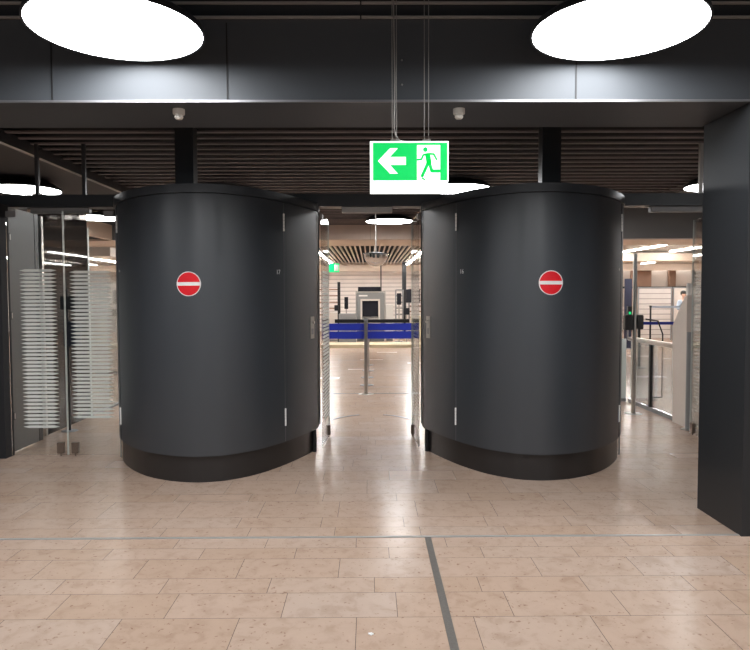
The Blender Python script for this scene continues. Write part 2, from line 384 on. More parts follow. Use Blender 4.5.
def shell(bm, idx0, idx1, d0, d1, z0, z1, s):
    """curved slab following the front outline between two indices, offsets d0 (inner) .. d1 (outer)"""
    A = offs(d0)[idx0:idx1+1]; B = offs(d1)[idx0:idx1+1]
    poly = B + A[::-1]
    lo = [bm.verts.new((x*s, y, z0)) for x, y in poly]; hi = [bm.verts.new((x*s, y, z1)) for x, y in poly]; n = len(poly); h = n//2
    for i in range(h-1):
        bm.faces.new((lo[i], lo[i+1], lo[n-2-i], lo[n-1-i])); bm.faces.new((hi[n-1-i], hi[n-2-i], hi[i+1], hi[i]))
    for i in range(n): bm.faces.new((lo[i], hi[i], hi[(i+1) % n], lo[(i+1) % n]))
    return bm
def nearest(x, front_only=True): return min(range(len(FRONT)), key=lambda i: abs(FRONT[i][0]-x))
I_SEAM = nearest(-.838); I_OUT = nearest(-2.46); I_L = 4; I_R = len(FRONT)-1-4
BACK = [(-.56, 7.10), (-.66, 7.42), (-.90, 7.80), (-1.2, 8.03), (-1.6, 8.12), (-2.0, 8.03), (-2.32, 7.80), (-2.56, 7.42), (-2.655, 7.10)]
BACKS = spline(BACK, 6)
def frame_at(i, s, d=0.0, z=1.0):
    """matrix with x along the surface (to the viewer's right), y up, z outwards"""
    p, n = FRONT[i], FN[i]; nx = Vector((n[0]*s, n[1], 0)).normalized(); t = Vector((0, 0, 1)).cross(nx)
    m = Matrix((t, Vector((0, 0, 1)), nx)).transposed().to_4x4(); m.translation = Vector((p[0]*s, p[1], z)) + nx*d
    return m
def text_mesh(txt, size, m, parent, mw, name):
    cu = bpy.data.curves.new('t', 'FONT'); cu.body = txt; cu.size = size; cu.extrude = .0008; cu.align_x = 'CENTER'; cu.align_y = 'CENTER'
    o = bpy.data.objects.new('t', cu); COL.objects.link(o); dg = bpy.context.evaluated_depsgraph_get(); dg.update()
    me = bpy.data.meshes.new_from_object(o.evaluated_get(dg)); bpy.data.objects.remove(o)
    me.transform(mw); me.materials.clear(); me.materials.append(m)
    r = bpy.data.objects.new(name, me); COL.objects.link(r); r.parent = parent; return r
def sign_on(parent, s, cz, R):
    """round no entry plate following the curve of the door"""
    xs = -1.585
    def surf(u, v, d):   # u along +X world, v up
        X = xs + u*s if s > 0 else xs - u
        X = xs + u*(1 if s > 0 else -1)
        for i in range(len(FRONT)-1):
            a, b = FRONT[i], FRONT[i+1]
            if a[0] <= X <= b[0]:
                t = (X-a[0])/(b[0]-a[0]+1e-9); Y = a[1]+t*(b[1]-a[1]); break
        return (X*s, Y-d, cz+v)
    def disc(r0, r1, d, f=lambda u, v: True, n=64):
        bm = nb()
        rad = [r0 + (r1-r0)*k/4 for k in range(5)]; R_ = []
        for r in rad: R_.append([bm.verts.new(surf(r*math.cos(2*PI*k/n), r*math.sin(2*PI*k/n), d)) for k in range(n)])
        for A, B in zip(R_, R_[1:]):
            for k in range(n): bm.faces.new((A[k], A[(k+1) % n], B[(k+1) % n], B[k]))
        # turned edge so that the plate has thickness
        E = [bm.verts.new(surf(r1*math.cos(2*PI*k/n), r1*math.sin(2*PI*k/n), d-.0025)) for k in range(n)]
        for k in range(n): bm.faces.new((R_[-1][k], R_[-1][(k+1) % n], E[(k+1) % n], E[k]))
        return bm
    sg = obj('no_entry_sign', disc(1e-4, R, .0035), M['white'], parent, label='round white edged plate of a no entry sign')
    obj('red_disc', disc(1e-4, R*.93, .0065), M['red'], sg)
    bm = nb(); g = [[bm.verts.new(surf(-R*.985+2*R*.985*i/16, v, .0095)) for v in (-.0155, .0155)] for i in range(17)]
    for a, b in zip(g, g[1:]): bm.faces.new((a[0], b[0], b[1], a[1]))
    g2 = [[bm.verts.new(surf(-R*.985+2*R*.985*i/16, v, .0067)) for v in (-.0155, .0155)] for i in range(17)]
    for i in range(16):
        for q in (0, 1): bm.faces.new((g[i][q], g[i+1][q], g2[i+1][q], g2[i][q]))
    obj('white_bar', bm, M['white'], sg)
def pod(s, number, label):
    """s=1: left pod as measured; s=-1: its mirror image on the right"""
    base = thing('curved_pod', label, 'enclosure', (-1.6*s, 6.95, 0))
    off = Matrix.Translation((1.6*s, -6.95, 0))
    kids = []
    def P(name, bm, m, parent=base, **k):
        bmesh.ops.transform(bm, matrix=off, verts=bm.verts) ; o = obj(name, bm, m, parent, **k); return o
    # core body with the open band for cap and plinth
    inner = offs(-.012)
    P('pod_body', prism(nb(), [(x*s, y) for x, y in inner + BACKS[1:-1]], .235, 2.56), M['seam'])
    P('plinth', prism(nb(), [(x*s, y) for x, y in offs(-.03)[3:-3] + [(x*.97-.048, y-.05) for x, y in BACKS[3:-3]]], 0.0, .234), M['plinth'], smooth=True)
    P('top_cap', prism(nb(), [(x*s, y) for x, y in offs(.014)[:-1] + [(-.545, 6.945)] + [(-2.67, 6.945)]], 2.555, 2.63), M['pod'], smooth=True)
    P('back_shell', prism(nb(), [(x*s, y) for x, y in [(-.555, 7.145)] + [(x*1.004, y+.015) for x, y in BACKS[2:-2]] + [(-2.66, 7.145)]], .24, 2.60), M['pod'], smooth=True)
    door = P('curved_door', shell(nb(), I_OUT, I_SEAM, -.012, .0, .238, 2.548, s), M['pod'], smooth=True)
    bmA = shell(nb(), I_SEAM+1, len(FRONT)-3, -.012, .0, .238, 2.548, s)
    side = P('side_panel', bmA, M['pod'], smooth=True)
    P('end_panel', shell(nb(), 0, I_OUT-1, -.012, .0, .238, 2.548, s), M['pod'], smooth=True)
    P('seam_filler', shell(nb(), I_SEAM, I_SEAM+1, -.012, -.0005, .238, 2.548, s), M['pod'])
    bm = bx(-.0028, .0028, 0, 2.30, -.004, .0012); bmesh.ops.transform(bm, matrix=frame_at(I_SEAM, s, 0, .243), verts=bm.verts)
    P('door_seam', bm, M['seam_light'])
    # hinges: knuckle strips
    for i in (I_SEAM, I_OUT):
        for z0 in (.395, 2.275):
            bm = nb()
            for k in range(5): tube(bm, [(0, z0+.034*k+.001, 0), (0, z0+.034*k+.032, 0)], .0085, 8)
            bmesh.ops.transform(bm, matrix=frame_at(i, s, .004, 0), verts=bm.verts)
            P('hinge', bm, M['hinge'], door)
    # number and small key lock
    n_i = nearest(-.885)
    tm = text_mesh(number, .062, M['numeral'], base, off @ frame_at(n_i, s, .0015, 1.88), 'pod_number')
    lk = nb(); lathe(lk, [(0, .004), (.012, .004), (.012, 0)], n=16); bmesh.ops.transform(lk, matrix=frame_at(nearest(-2.42), s, 0, 1.9), verts=lk.verts)
    P('key_lock', lk, M['steel_matt'])
    # lock plate on the inner end
    i = nearest(-.605)
    bm = bx(-.045, .045, -.115, .115, 0, .006, .002); bmesh.ops.transform(bm, matrix=frame_at(i, s, .0, 1.325), verts=bm.verts)
    lp = P('lock_plate', bm, M['steel_matt'])
    bm = lathe(nb(), [(0, .016), (.014, .016), (.017, .010), (.017, 0)], n=20); bmesh.ops.translate(bm, verts=bm.verts, vec=(.012*s, .055, .006)); bmesh.ops.transform(bm, matrix=frame_at(i, s, 0, 1.325), verts=bm.verts)
    P('lock_cylinder', bm, M['steel'], lp)
    bm = bx(-.022, .022, -.07, -.01, .006, .009); bmesh.ops.transform(bm, matrix=frame_at(i, s, 0, 1.325), verts=bm.verts)
    P('key_slot', bm, M['machine'], lp)
    sign_parent = base
    # feet between plinth and ends
    P('support_post', tube(nb(), [(-.60*s, 6.86, 0), (-.60*s, 6.86, .2345)], .022, 10), M['seam'])
    P('support_post', tube(nb(), [(-2.575*s, 6.66, 0), (-2.575*s, 6.66, .2345)], .008, 10), M['steel_matt'])
    # duct from the pod up to the slats
    P('riser_duct', bx((-1.865 if s > 0 else 1.66), (-1.69 if s > 0 else 1.84), 6.3, 6.45, 2.6305, 3.284), M['clad'])
    # the sign is bonded to the door
    before = set(bpy.data.objects)
    sign_on(base, s, 1.762 if s > 0 else 1.762, .108)
    for o in set(bpy.data.objects) - before:
        if o.parent == base or (o.parent and o.parent.name.startswith('no_entry')): o.data.transform(off)
    return base
pod(1, '17', 'left dark curved pod with number 17 and a red no entry sign')
pod(-1, '16', 'right dark curved pod with number 16 and a red no entry sign')

# ------------------------------------------------------------------ glass doors
def stripes(bm, x0, x1, z0, z1, y=0.0, pitch=.0394, th=.0265):
    """horizontal frosted bars with pointed ends, thin relief on both faces"""
    z = z0
    while z < z1:
        pts = [(x0, z), (x0+.06, z+th/2), (x1-.06, z+th/2), (x1, z), (x1-.06, z-th/2), (x0+.06, z-th/2)]
        a = [bm.verts.new((px, y-.0062, pz)) for px, pz in pts]; b = [bm.verts.new((px, y-.0052, pz)) for px, pz in pts]
        bm.faces.new(a); bm.faces.new(b[::-1])
        for i in range(6): bm.faces.new((a[i], b[i], b[(i+1) % 6], a[(i+1) % 6]))
        z += pitch
    return bm
def glass_door(loc, rot, w, label, x_free=1, bars=(.31, 1.93), bx_rng=(.10, .52), group=None):
    """leaf in the local XZ plane from x=0 (hinge) to x=w*x_free"""
    t = thing('glass_door_leaf', label, 'glass door', loc, rot, group)
    f = x_free; a, b = (0, w) if f > 0 else (-w, 0)
    obj('pane', bx(a, b, -.005, .005, .015, 2.53), M['glass'], t)
    e = nb(); box(e, b-.0015 if f > 0 else a-.001, b+.001 if f > 0 else a+.0015, -.0052, .0052, .015, 2.53); obj('polished_edge', e, M['edge'], t)
    s0, s1 = bx_rng; s0, s1 = (s0, s1) if f > 0 else (-s1, -s0)
    obj('frosted_bars', stripes(nb(), s0, s1, bars[0], bars[1]), M['frost'], t)
    fx = (w-.105, w-.035) if f > 0 else (-w+.035, -w+.105)
    q = obj('floor_bolt', bx(fx[0], fx[1], -.02, .02, .03, .145, .004), M['bronze'], t)
    obj('bolt_pin', tube(nb(), [((fx[0]+fx[1])/2, 0, .0295), ((fx[0]+fx[1])/2, 0, .002)], .007, 8), M['bronze'], q)
    hx = .0 if f > 0 else -.10
    obj('top_patch', bx(hx, hx+.10, -.012, .012, 2.47, 2.532, .003), M['machine'], t)
    return t
# left passage: closed pair
glass_door((-3.725, 6.72, 0), 0, .575, 'closed clear glass door leaf with frosted bars beside the left wall', 1, (.31, 1.935), (.125, .505))
glass_door((-2.625, 6.72, 0), 0, .515, 'closed clear glass door leaf with frosted bars beside the left pod', -1, (.41, 1.935), (.03, .465))
# middle passage: both leaves swung back
glass_door((-.522, 6.99, 0), math.atan2(.66, .035), .66, 'open glass door leaf at the left side of the middle passage', 1, (.30, 1.93), (.05, .61))
glass_door((.524, 6.99, 0), math.atan2(.66, -.035) - 0, .66, 'open glass door leaf at the right side of the middle passage', 1, (.30, 1.93), (.05, .61))
# right passage
glass_door((3.76, 6.99, 0), math.atan2(.66, .04), .66, 'open glass door leaf with frosted bars beside the right column', 1, (.30, 1.93), (.05, .615))
# concealed closers under the header
for xa, xb, l in ((-3.62, -3.0, 'left'), (-.30, .24, 'middle'), (3.02, 3.72, 'right')):
    t = tag(obj('door_closer', bx(xa, xb, 7.0, 7.08, 2.545, 2.6045, .004), M['machine'] if l != 'middle' else M['steel_matt']), 'slim grey door closer box under the header of the %s passage' % l, 'door closer')
# hangers above the header
for x, y, l in ((-3.56, 7.05, 'leftmost thin hanger rod above the header'), (-3.06, 7.05, 'thin hanger rod above the header beside the left pod'), (3.57, 7.05, 'thin pale hanger rod above the header by the right column')):
    t = thing('hanger_rod', l, 'rod', (x, y, 2.7355))
    obj('rod', bx(-.018, .018, -.018, .018, 0.008, 3.284-2.7355), M['housing_rim'] if x < 0 else M['steel_matt'], t)
    obj('foot_plate', bx(-.04, .04, -.04, .04, 0, .0078), M['housing_rim'], t)
# steel arcs let into the floor behind the open doors
for s, l in ((-1, 'left'), (1, 'right')):
    bm = nb(); pts = []
    P = [(.57*s, 8.58), (.50*s, 8.70), (.40*s, 8.83), (.29*s, 8.93), (.17*s, 9.0)]
    for (x, y) in P: pts.append((x+.01, y))
    for (a, b) in zip(pts, pts[1:]):
        d = Vector((b[0]-a[0], b[1]-a[1], 0)).normalized(); n = Vector((-d.y, d.x, 0))*.02
        v = [bm.verts.new((p[0]+q*n.x, p[1]+q*n.y, z)) for z in (.0004, .003) for p, q in ((a, -1), (b, -1), (b, 1), (a, 1))]
        for f in ((0, 1, 2, 3), (4, 5, 6, 7), (0, 1, 5, 4), (2, 3, 7, 6)): bm.faces.new([v[i] for i in f])
    bmesh.ops.remove_doubles(bm, verts=bm.verts, dist=.0001)
    struct('trim_14', bm, M['machine'], 'curved floor inlay behind the %s open glass door' % l)
struct('trim_15', bx(-1.0, 1.0, 10.98, 11.02, -.02, .003), M['machine'], 'dark floor groove across the passage at the belt barrier')

# ------------------------------------------------------------------ left passage surroundings
t = thing('grey_side_door', 'flat grey door leaf standing open behind the left glass doors', 'door', (-3.80, 6.80, 0))
obj('leaf', bx(-.02, .03, 0, .56, .02, 2.59), M['leafgrey'], t)
obj('leaf_edge', bx(-.021, .034, .561, .64, .02, 2.59), M['black'], t)
for z in (.40, 1.46, 2.28):
    k = obj('catch', bx(.0305, .045, .0, .05, z-.04, z+.04, .002), M['black'], t); obj('catch_plate', bx(.0455, .049, .035, .047, z-.03, z+.03), M['steel'], k)
struct('wall_left', bx(-3.98, -3.88, 7.75, 8.98, 0, 2.88), M['glass_dark'], 'smoked glass wall panel along the left passage')
struct('trim_16', bx(-3.98, -3.875, 8.985, 9.03, 0, 2.60), M['edge'], 'pale vertical edge of the dark wall panel')
struct('trim_17', bx(-3.98, -3.86, 7.70, 7.745, 0, 2.60), M['steel'], 'steel post at the near end of the dark wall panel')
t = thing('glass_screen', 'clear glass screen beyond the dark wall panel on the left', 'glass screen', (-3.9, 9.04, 0))
obj('pane', bx(-.006, .006, 0, 2.4, .03, 2.2), M['glass'], t); obj('base_rail', bx(-.03, .03, 0, 2.4, 0, .028), M['machine'], t)
obj('end_post', tube(nb(), [(0, 2.43, 0), (0, 2.43, 2.22)], .025, 12), M['steel'], t)
# ------------------------------------------------------------------ exit sign hanging in front of the portal beam
def exit_sign():
    t = thing('exit_sign', 'lit green exit sign with a white arrow and running figure, hanging before the portal beam', 'exit sign', (.246, 4.10, 2.29))
    W, H = .488, .318; x0, x1 = -W/2, W/2
    body = prism_axis(nb(), [(x0, 0), (x1-.045, 0), (x1, .07), (x1, H), (x0, H)], -.022, .022, 'Y')
    obj('sign_body', body, M['ex_white'], t)
    obj('light_diffuser', prism_axis(nb(), [(x0+.004, .002), (x1-.047, .002), (x1-.006, .066), (x0+.004, .066)], -.0245, -.0222, 'Y'), M['ex_dif'], t)
    ga, gb = .076, H-.010
    g = nb(); box(g, x0+.018, x1-.196, -.0245, -.0222, ga, gb); box(g, x1-.052, x1-.008, -.0245, -.0222, ga, gb); box(g, x1-.196, x1-.052, -.0245, -.0222, gb-.014, gb)
    obj('green_field', g, M['ex_green'], t)
    # arrow to the left (ISO shape with swept barbs)
    ax, az = x0+.05, (ga+gb)/2+.004
    A = [(0, 0), (.075, .078), (.122, .078), (.072, .024), (.172, .024), (.172, -.024), (.072, -.024), (.122, -.078), (.075, -.078)]
    obj('arrow', prism_axis(nb(), [(ax+a, az+b) for a, b in A], -.0262, -.0246, 'Y'), M['ex_white'], t)
    # door opening is the white body; runner built of limbs
    cx, cz = x1-.128, (ga+gb)/2
    def limb(bm, pts, r):
        for (a, b) in zip(pts, pts[1:]):
            d = Vector((b[0]-a[0], b[1]-a[1])).normalized(); n = Vector((-d.y, d.x))*r
            prism_axis(bm, [(cx+a[0]-n.x, cz+a[1]-n.y), (cx+b[0]-n.x, cz+b[1]-n.y), (cx+b[0]+n.x, cz+b[1]+n.y), (cx+a[0]+n.x, cz+a[1]+n.y)], -.0248, -.0223, 'Y')
        for p in pts:
            prism_axis(bm, [(cx+p[0]+r*math.cos(k*PI/6), cz+p[1]+r*math.sin(k*PI/6)) for k in range(12)], -.0248, -.0223, 'Y')
    r = nb()
    prism_axis(r, [(cx-.016+.015*math.cos(k*PI/10), cz+.074+.015*math.sin(k*PI/10)) for k in range(20)], -.0248, -.0223, 'Y')
    limb(r, [(-.001, .038), (.006, -.004)], .016)
    limb(r, [(-.004, .047), (-.030, .040), (-.040, .014), (-.064, .012)], .006)
    limb(r, [(.008, .048), (.036, .046), (.054, .014)], .006)
    limb(r, [(.002, -.004), (-.018, -.050), (-.036, -.088)], .0100)
    limb(r, [(.008, -.004), (.024, -.058), (.070, -.058)], .0100)
    limb(r, [(-.034, -.103), (-.020, -.110)], .0050)
    obj('running_figure', r, M['ex_green'], t)
    for x, c in ((-.105, 2), (.095, 2)):
        for k in range(c):
            xx = x + k*.027
            obj('suspension_wire', tube(nb(), [(xx, 0, H+.012), (xx, 0, 3.7195-2.29)], .0022, 6), M['cable'], t)
        obj('wire_clip', bx(x-.012, x+.04, -.012, .012, H, H+.014, .002), M['steel'], t)
    # power lead that wanders beside the left wire
    pts = [(-.093+.004*math.sin(z*5), .006, H+.09+z) for z in [k*.05 for k in range(27)]]
    pts = [(-.03, .008, H+.004), (-.06, .008, H+.012), (-.085, .008, H+.045)] + [p for p in pts if p[2] < 1.425]
    obj('power_lead', tube(nb(), pts, .0045, 8), M['cable'], t, smooth='all')
    return t
exit_sign()
# smoke detectors under the beam
for x, l in ((-1.30, 'small white round detector under the portal beam above the left pod'), (.612, 'small white round detector under the portal beam right of the exit sign')):
    t = thing('smoke_detector', l, 'detector', (x, 4.50, 2.925))
    obj('base', lathe(nb(), [(0, -.0005), (.040, -.0005), (.040, -.032), (.036, -.038), (0, -.038)], n=28), M['detector'], t, smooth=True)
    obj('sensor_head', lathe(nb(), [(0, -.039), (.026, -.039), (.030, -.055), (.020, -.068), (0, -.070)], n=24), M['detector'], t, smooth=True)
for x, z, l in ((.215, 3.20, 'upper'), (.215, 3.04, 'lower')):
    tag(obj('screw', lathe(nb(), [(0, .004), (.006, .003), (.007, 0)], (0, 0, 0), 12), M['steel']), '%s tiny screw in the beam face behind the exit sign wires' % l, 'screw').matrix_world = Matrix.Translation((x, 4.349, z)) @ Matrix.Rotation(PI/2, 4, 'X')
# paper scrap on the floor
t = tag(obj('paper_scrap', prism(nb(), [(-.008, -.004), (.004, -.012), (.016, .0), (.006, .012), (-.012, .008)], .0006, .004), M['paper']), 'tiny white paper scrap lying on the tiles in front', 'litter'); t.location = (-.005, 3.10, 0)

# ------------------------------------------------------------------ belt barrier in the middle passage
t = thing('belt_barrier', 'steel post barrier with a dark rail and two blue belts across the middle passage', 'barrier', (0, 10.94, 0))
po = obj('post', tube(nb(), [(-.075, 0, .012), (-.075, 0, 1.24)], .032, 16), M['steel'], t)
obj('post_cap', tube(nb(), [(-.075, 0, 1.2405), (-.075, 0, 1.275)], .036, 16), M['machine'], po)
obj('base_plate', lathe(nb(), [(0, .012), (.10, .010), (.13, .002), (.13, .0003)], (-.075, 0, 0), 32), M['steel'], t)
obj('top_rail', bx(-.60, .66, .035, .065, 1.205, 1.265), M['black'], t)
obj('belt', bx(-.72, .78, .040, .043, 1.075, 1.195), M['blue'], t); obj('belt', bx(-.72, .78, .040, .043, .935, 1.060), M['blue'], t)
for x in (-.74, .80):
    obj('end_post', bx(x-.02, x+.02, .03, .07, .0, 1.265), M['steel'], t)
for k, (y, x) in enumerate(((12.05, -.07), (13.2, -.065), (14.4, -.055), (15.6, -.05))):
    q = thing('queue_post', ('first', 'second', 'third', 'last')[k] + ' steel queue post in the row behind the belt barrier', 'queue post', (x, y, 0), 0, 'queue posts behind the belt barrier')
    obj('post', tube(nb(), [(0, 0, .012), (0, 0, 1.10)], .028, 14), M['steel'], q); obj('base_plate', lathe(nb(), [(0, .012), (.11, .010), (.13, .004), (.13, .0003)], n=28), M['machine'], q)
# round mirror
t = thing('dome_mirror', 'round convex mirror with a dark rim hanging in the middle passage', 'mirror', (.10, 11.0, 2.36))
m = lathe(nb(), [(.205*math.cos(k*PI/24), -.205*math.sin(k*PI/24)) for k in range(12)] + [(0, -.205)], n=48)
obj('mirror_face', m, M['mirror'], t, smooth='all')
obj('rim', lathe(nb(), [(.206, .0), (.220, .004), (.220, .016), (.10, .03), (0, .034), (0, .001), (.206, .0)], n=48), M['black'], t, smooth=True)
obj('hanging_rod', tube(nb(), [(0, 0, .035), (0, 0, 3.284-2.36)], .010, 10), M['steel'], t)

# ------------------------------------------------------------------ objects in the far middle
t = thing('scanner', 'grey baggage scanner with a square tunnel opening beyond the blue belts', 'scanner', (0, 24.0, 0))
b = nb(); box(b, -.50, -.30, 0, 1.6, .0, 1.80, .02); box(b, .30, .52, 0, 1.6, .0, 1.80, .02); box(b, -.2995, .2995, 0, 1.6, 1.50, 1.795, .0); box(b, -.2995, .2995, 0, 1.6, 0, .85)
obj('housing', b, M['machine'], t)
f = nb(); box(f, -.54, -.501, -.03, .10, .55, 1.84); box(f, .521, .56, -.03, .10, .55, 1.84); box(f, -.5005, .5205, -.03, .10, 1.801, 1.84); obj('outer_frame', f, M['steel_matt'], t)
f = nb(); box(f, -.36, -.30, -.03, -.002, .85, 1.56); box(f, .30, .36, -.03, -.002, .85, 1.56); box(f, -.2995, .2995, -.03, -.002, 1.50, 1.56); obj('tunnel_frame', f, M['cab'], t)
obj('tunnel_curtain', bx(-.295, .295, .15, .16, .90, 1.495), M['screen'], t)
obj('conveyor', bx(-.36, .36, -1.0, -.035, .62, .84), M['cab'], t); obj('label_strip', bx(-.42, -.10, -.006, -.001, 1.66, 1.71), M['cabwhite'], t)
def pillar(x, y, wd, z0, z1, m, label, kind='trim_18'):
    return struct(kind, bx(x-wd/2, x+wd/2, y, y+wd, z0, z1), m, label)
pillar(1.36, 26, .16, 0, 3.018, M['seam'], 'black pillar right of the scanner')
pillar(.44, 26.5, .05, 1.75, 3.018, M['black'], 'thin black hanging pole above the scanner')
t = thing('camera_pole', 'black pole with a camera left of the scanner', 'pole', (-1.13, 23.5, 0))
obj('pole', bx(-.05, .05, -.04, .04, .02, 2.18), M['black'], t); obj('camera', bx(-.16, .0, -.16, -.045, 1.15, 1.35, .01), M['black'], t); obj('foot', bx(-.14, .14, -.14, .14, 0, .0198), M['black'], t)
obj('desk', bx(-1.10, -.50, 22.6, 23.3, 0, 1.05, .01), M['machine']); tag(bpy.data.objects['desk'], 'grey desk cabinet left of the scanner', 'desk')
def cabinet(name, x0, x1, y0, y1, h, m, label, cat='cabinet', plinth=True, door=True):
    t = thing(name, label, cat, ((x0+x1)/2, y0, 0)); a, b = x0-(x0+x1)/2, x1-(x0+x1)/2
    obj('carcass', bx(a, b, 0, y1-y0, .06, h, .008), m, t); obj('plinth', bx(a+.02, b-.02, .02, y1-y0-.02, 0, .0595), M['machine'], t)
    if door: 
        d = obj('door', bx(a+.02, b-.02, -.014, -.001, .09, h-.03), m, t); obj('handle', bx(b-.08, b-.06, -.026, -.0145, h*.45, h*.6), M['steel'], d)
    return t
cabinet('low_cabinet', -1.75, -1.19, 24.2, 24.8, 1.05, M['cab'], 'pale cabinet in front of the shelves beyond the left of the passage')
cabinet('low_cabinet', .58, .86, 24.2, 24.7, 1.35, M['cabwhite'], 'narrow white cabinet directly right of the scanner')
cabinet('low_cabinet', 1.42, 1.95, 22.2, 22.8, .98, M['beige'], 'beige box cabinet right of the black pillar')
def shelf(x0, x1, y, z0, z1, n, label, m):
    t = thing('shelf_rack', label, 'shelf', ((x0+x1)/2, y, 0)); W = (x1-x0)/2
    for x in (-W, W): obj('upright', bx(x-.02, x+.02, 0, .4, 0, z1), M['machine'], t)
    for k in range(n):
        z = z0 + (z1-z0-.03)*k/(n-1); obj('shelf_board', bx(-W+.021, W-.021, 0, .4, z, z+.04), m, t)
    return t
shelf(-2.1, -1.24, 26.2, .9, 1.95, 5, 'brown shelf rack left of the camera pole', M['wood_dark'])
shelf(1.0, 1.28, 25.3, .7, 1.92, 6, 'dark rack of trays right of the scanner', M['machine'])
t = thing('display_screen', 'dark flat screen board behind the scanner', 'screen', (0, 26.6, 0))
obj('screen', bx(-.50, .42, 0, .05, 1.60, 2.05, .01), M['screen'], t); obj('screen_stand', bx(-.03, .03, .052, .10, .02, 1.85), M['machine'], t); obj('stand_foot', bx(-.3, .3, -.1, .25, 0, .0195), M['machine'], t)
shelf(1.56, 2.15, 26.0, .8, 1.95, 6, 'brown shelf rack right of the black pillar', M['wood_dark'])
def monitor(x, y, z, w_, h_, label):
    t = thing('monitor', label, 'monitor', (x, y, 0))
    obj('screen', bx(-w_/2, w_/2, -.03, .03, z, z+h_, .008), M['screen'], t); obj('stand', bx(-.025, .025, .031, .06, .02, z+h_*.6), M['steel_matt'], t); obj('foot', bx(-.15, .15, -.1, .15, 0, .0195), M['machine'], t)
monitor(1.05, 23.7, 1.35, .16, .42, 'dark upright monitor just right of the scanner')
monitor(1.62, 24.6, 1.42, .52, .50, 'wide dark monitor at the right side of the passage')
monitor(1.30, 23.3, 1.0, .22, .24, 'small dark monitor below the wide one')
monitor(-.88, 23.9, 1.20, .14, .44, 'slim dark monitor above the grey desk')
t = tag(obj('exit_lamp', bx(-.17, .17, -.02, .02, 0, .27, .004), M['green_led']), 'small distant green exit sign seen in the middle passage', 'exit sign'); t.location = (-1.12, 20, 2.40)
obj('pictogram', bx(.02, .15, -.026, -.021, .04, .23), M['white'], t); obj('ceiling_wire', bx(-.006, .006, -.006, .006, .2705, 3.018-2.40), M['cable'], t)
struct('trim_19', bx(-1.6, 1.75, 20.9, 22.1, .0, .10), M['beige'], 'low beige floor plinth in front of the scanner')

# ------------------------------------------------------------------ right passage
t = thing('glass_gate', 'glass wing gate with a steel top rail in the right passage', 'gate', (4.0, 8.46, 0), 0)
obj('top_rail', bx(-.05, .05, 0, 1.50, .955, 1.015, .012), M['steel'], t)
obj('pane', bx(-.006, .006, .02, .72, .06, .95), M['glass'], t); obj('pane', bx(-.006, .006, .78, 1.48, .06, .95), M['glass'], t)
obj('bottom_rail', bx(-.02, .02, 0, 1.50, .0, .055), M['machine'], t)
obj('mullion', bx(-.02, .02, .725, .775, .056, .954), M['black'], t)
t = thing('gate_pillar', 'pale tapering gate pillar beside the right column', 'gate pillar', (3.97, 8.06, 0))
obj('housing', prism_axis(nb(), [(0, 0), (.34, 0), (.38, 1.25), (.06, 1.64), (.0, 1.645)], -.03, .20, 'X'), M['cab'], t)
obj('scanner_head', bx(-.02, .03, .005, .05, 1.65, 1.80, .006), M['cabwhite'], t)
t = thing('card_reader_post', 'slim steel post with card readers at the near end of the glass gate', 'reader post', (3.67, 9.0, 0))
obj('post', tube(nb(), [(0, 0, .012), (0, 0, 2.23)], .028, 16), M['steel'], t); obj('base_plate', lathe(nb(), [(0, .011), (.10, .009), (.12, .0003)], n=28), M['steel'], t)
r = obj('card_reader', bx(-.145, -.035, -.05, .04, 1.17, 1.38, .008), M['black'], t); obj('status_light', bx(-.10, -.07, -.056, -.0505, 1.39, 1.425), M['green_led'], r); obj('reader_mast', bx(-.11, -.055, -.049, .0, 1.3805, 1.50), M['black'], r)
obj('card_reader', bx(.032, .115, -.04, .04, 1.18, 1.38, .008), M['black'], t)
obj('bracket', tube(nb(), [(-.09, 0, 1.169), (-.09, 0, 1.06), (-.03, 0, 1.04)], .012, 8), M['steel'], t)
t = thing('frosted_screen', 'low frosted glass screen between the right pod and the card reader post', 'screen', (3.76, 10.06, 0))
obj('pane', bx(-.22, .22, -.006, .006, .05, .98), M['frost_pane'], t); obj('base_rail', bx(-.22, .22, -.02, .02, 0, .049), M['machine'], t)
t = thing('bollard', 'short dark steel bollard beside the gate pillar', 'bollard', (3.905, 7.90, 0))
obj('post', tube(nb(), [(0, 0, .01), (0, 0, 1.20)], .038, 20), M['machine'], t); obj('base_plate', lathe(nb(), [(0, .010), (.085, .008), (.095, .0003)], n=28), M['steel'], t)
def bent(loc, s, label):
    t = thing('turnstile_frame', label, 'turnstile', loc)
    obj('tube_frame', tube(nb(), [(-.20*s, 0, 1.27), (0*s, 0, 1.24), (.08*s, 0, 1.03), (.08*s, 0, .20), (.08*s, 0, .02)], .013, 8), M['black'], t, smooth='all')
    obj('foot_bar', bx(min(-.12*s, .08*s)-.0, max(-.12*s, .08*s), -.02, .02, .0, .019), M['black'], t)
bent((4.62, 10.4, 0), 1, 'bent black tube frame seen behind the glass gate'); bent((4.98, 10.4, 0), -1, 'mirrored bent black tube frame further right behind the glass gate')
def belt_post(x, y, label, h=1.0):
    t = thing('queue_post', label, 'queue post', (x, y, 0), 0, 'queue posts in the right hall')
    obj('post', tube(nb(), [(0, 0, .02), (0, 0, h)], .03, 12), M['black'], t); obj('foot', lathe(nb(), [(0, .03), (.06, .025), (.17, .01), (.17, .0003)], n=24), M['black'], t); obj('post_head', tube(nb(), [(0, 0, h+.0005), (0, 0, h+.07)], .037, 12), M['black'], t)
    return t
for i, (x, y, l) in enumerate(((6.15, 14.8, 'black queue post nearest the right pod'), (7.2, 14.8, 'black queue post right of the first one'), (8.3, 14.8, 'black queue post hidden by the column'))): belt_post(x, y, l)
